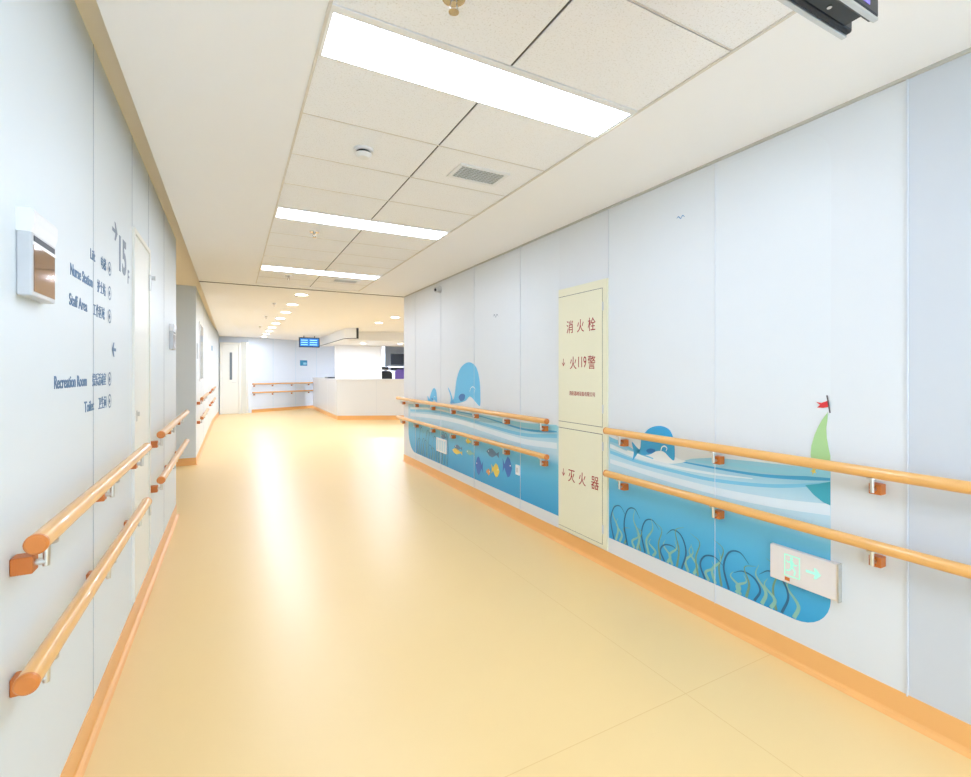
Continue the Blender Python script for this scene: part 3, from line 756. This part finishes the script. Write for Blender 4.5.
# left mural
ml = thing('wall_mural', 'blue sea mural with large pale whale and small fish, left of the fire cabinet', 'mural', (XR, 4.9, .227), 'sea murals on the right wall')
part('sheet', shape(rrect(3.07, 6.75, .2, 2.44, .3, False), X1), 'sheet', ml)
top = [zf(*p) for p in ((56, 308), (160, 314), (260, 330), (340, 350), (440, 365), (520, 378), (600, 396), (700, 416), (800, 428))]
top.append((3.07, zf(895, 432)[1]))
rr_ = [p for p in rrect(3.07, 6.75, .2, 2.44, .3, False) if p[1] < .6 and p[0] > 5]
part('sea', shape([(3.07, .2)]+rr_+[(6.75, zf(56, 308)[1])]+top[1:], X2), 'sea', ml)
strip([(330, 352), (450, 376), (560, 408), (680, 446), (780, 462), (897, 462)], zf, .008, .022, X3, 'w_deep', 'wave', ml)
strip([(440, 368), (560, 392), (700, 425), (897, 446)], zf, .008, .05, X3, 'w_cyan', 'wave', ml)
strip([(60, 345), (200, 352), (350, 385), (500, 430), (700, 482), (897, 492)], zf, .03, .03, X3, 'w_mid', 'wave', ml)
strip([(60, 368), (200, 382), (350, 412), (500, 460), (700, 520), (897, 548)], zf, .05, .05, X3, 'w_white', 'wave', ml)
strip([(60, 330), (200, 338), (330, 368), (460, 398)], zf, .03, .006, X3, 'w_white', 'wave', ml)
part('foam', shape([zf(*p) for p in ((300, 312), (340, 300), (375, 286), (402, 262), (430, 285), (465, 325), (520, 352), (460, 352), (380, 335))], X3-.0002, t=.0001, smooth=4), 'belly', ml)
whale(zf, [(300, 302), (312, 262), (325, 165), (350, 98), (395, 70), (436, 98), (455, 170), (460, 250), (458, 318), (440, 305), (402, 266), (375, 290), (335, 303)],
      [(274, 214), (288, 235), (303, 285), (310, 302), (288, 305), (291, 270)], [(336, 268), (352, 250), (372, 256), (368, 282), (348, 292)],
      [(400, 240), (405, 218), (418, 210), (430, 222), (426, 242)], 'whale_far', ml)
whale(zf, [(168, 294), (178, 245), (193, 218), (207, 233), (213, 296), (203, 290), (195, 284), (186, 294)], [(158, 262), (166, 275), (172, 292), (162, 294)],
      [(180, 280), (186, 274), (190, 284)], [(196, 272), (199, 264), (203, 270)], 'whale_far', ml)
bird(lambda x, y: W(x, y), 496, 317, .05, 'birdg', ml)
def fish(x, y, L_, H_, m, dirn, parent):
    Yc, Zc = z4(x, y)
    pts = [(1, 0), (.5, .8), (0, 1), (-.5, .5), (-.75, .15), (-1.2, .7), (-1.1, 0), (-1.2, -.7), (-.75, -.15), (-.5, -.5), (0, -1), (.5, -.8)]
    f = part('fish', shape([(Yc+dirn*a*L_, Zc+b*H_) for a, b in pts], X4), m, parent)
    part('fish_eye', shape([(Yc+dirn*L_*.6+.008*math.cos(a*PI/4), Zc+H_*.2+.008*math.sin(a*PI/4)) for a in range(8)], X5), 'belly', f)
for a in ((345, 190, .13, .035, 'yellow', 1), (352, 166, .10, .03, 'fish_grey', 1), (560, 200, .12, .045, 'fish_grey', 1), (480, 278, .08, .10, 'fish_blue', 1), (655, 285, .08, .10, 'fish_blue', -1),
          (583, 305, .075, .07, 'yellow', -1), (538, 315, .04, .035, 'orange', -1), (415, 128, .07, .03, 'yellow', 1), (425, 198, .10, .03, 'weed_green', 1), (265, 102, .08, .03, 'fish_grey', 1)):
    fish(*a, ml)
weeds(5.3, 6.4, 26, ml, (.14, .4), 8, ('weed_dark', 'weed_olive'))

# ------------------------------------------------------------------ right wall fittings
# exit sign
ya, yb, za, zb = 1.085, 1.374, .370, .53
t = thing('exit_sign', 'metal exit sign plate with lit green running figure and arrow, low on the right mural', 'sign', (XR, 1.235, za))
part('plate', B(XR-.026, XR, ya, yb, za, zb, bev=.004), 'signplate', t)
part('side_rail', B(XR-.029, XR, ya-.004, ya+.001, za-.002, zb+.002), 'silver', t)
fx = XR-.0266
def wp(bm, pts):          # polygon on the sign face, u to the reader's right from the plate's left edge, v up
    f = bm.faces.new([bm.verts.new((fx, yb-u-.012, za+v)) for u, v in pts])
bm = bmesh.new()
for a in ((.055, .06, .035, .135), (.120, .125, .035, .135), (.055, .125, .130, .135), (.055, .125, .035, .040)): wp(bm, [(a[0], a[2]), (a[1], a[2]), (a[1], a[3]), (a[0], a[3])])
part('door_outline', bm, 'glow', t)
bm = bmesh.new()
wp(bm, [(.088+.007*math.cos(i*PI/5), .120+.007*math.sin(i*PI/5)) for i in range(10)])
def limb(pts, w_):
    q = [Vector(p) for p in pts]
    for a, b in zip(q, q[1:]):
        d = (b-a).normalized(); n = Vector((-d.y, d.x))*w_/2; wp(bm, [a+n, a-n, b-n, b+n])
limb([(.087, .112), (.090, .080)], .013); limb([(.088, .108), (.073, .098), (.066, .106)], .006); limb([(.090, .106), (.104, .092), (.113, .098)], .006)
limb([(.090, .082), (.104, .066), (.100, .046)], .007); limb([(.089, .082), (.078, .062), (.064, .060)], .007)
part('running_figure', bm, 'glow', t)
bm = bmesh.new(); wp(bm, [(.15, .082), (.188, .082), (.182, .064), (.192, .064), (.212, .088), (.192, .112), (.182, .112), (.188, .094), (.15, .094)])
part('arrow', bm, 'glow', t)
part('indicator', B(XR-.0275, XR-.0255, yb-.092, yb-.070, za+.012, za+.028), 'brk', t)
# night light panel and switch in the left mural
Ya, Za = z4(228, 105); Yb, Zb = z4(285, 205)
t = thing('wall_grille', 'white slatted wall grille on the blue mural below the lower handrail', 'wall grille', (XR, (Ya+Yb)/2, .5))
zc = H-(z4(255, 155) and (420+155/6.07-HY))*1; Yc, Zc = z4(256, 155)
part('frame', B(XR-.016, XR, Yc-.16, Yc+.16, Zc-.085, Zc+.085, bev=.004), 'wplastic', t)
bm = bmesh.new()
for i in range(5): box(bm, XR-.018, XR-.016, Yc-.13+i*.06, Yc-.112+i*.06, Zc-.065, Zc+.065)
part('slat', bm, 'w_cyan', t)
Yc, Zc = z4(718, 303)
t = thing('wall_switch', 'small white wall switch on the blue mural left of the fire cabinet', 'switch', (XR, Yc, Zc-.06))
part('plate', B(XR-.012, XR, Yc-.032, Yc+.032, Zc-.045, Zc+.045, bev=.003), 'wplastic', t)
part('rocker', B(XR-.015, XR-.012, Yc-.013, Yc+.013, Zc-.022, Zc+.022, bev=.001), 'gplastic', t)
# camera
Yc, Zc = W(440.5, 289.5)
t = thing('security_camera', 'small white round camera high on the right wall near the lobby', 'camera', (XR, Yc, Zc-.04))
part('mount', CY((XR, Yc, Zc), (XR-.02, Yc, Zc), .045, seg=20), 'gplastic', t, smooth=True)
bm = bmesh.new(); cyl(bm, (XR-.02, Yc, Zc), (XR-.075, Yc-.02, Zc-.012), .036, 20, r2=.033); part('body', bm, 'gplastic', t, smooth=True)
part('lens', CY((XR-.074, Yc-.02, Zc-.012), (XR-.08, Yc-.022, Zc-.013), .018, seg=16), 'black', t)
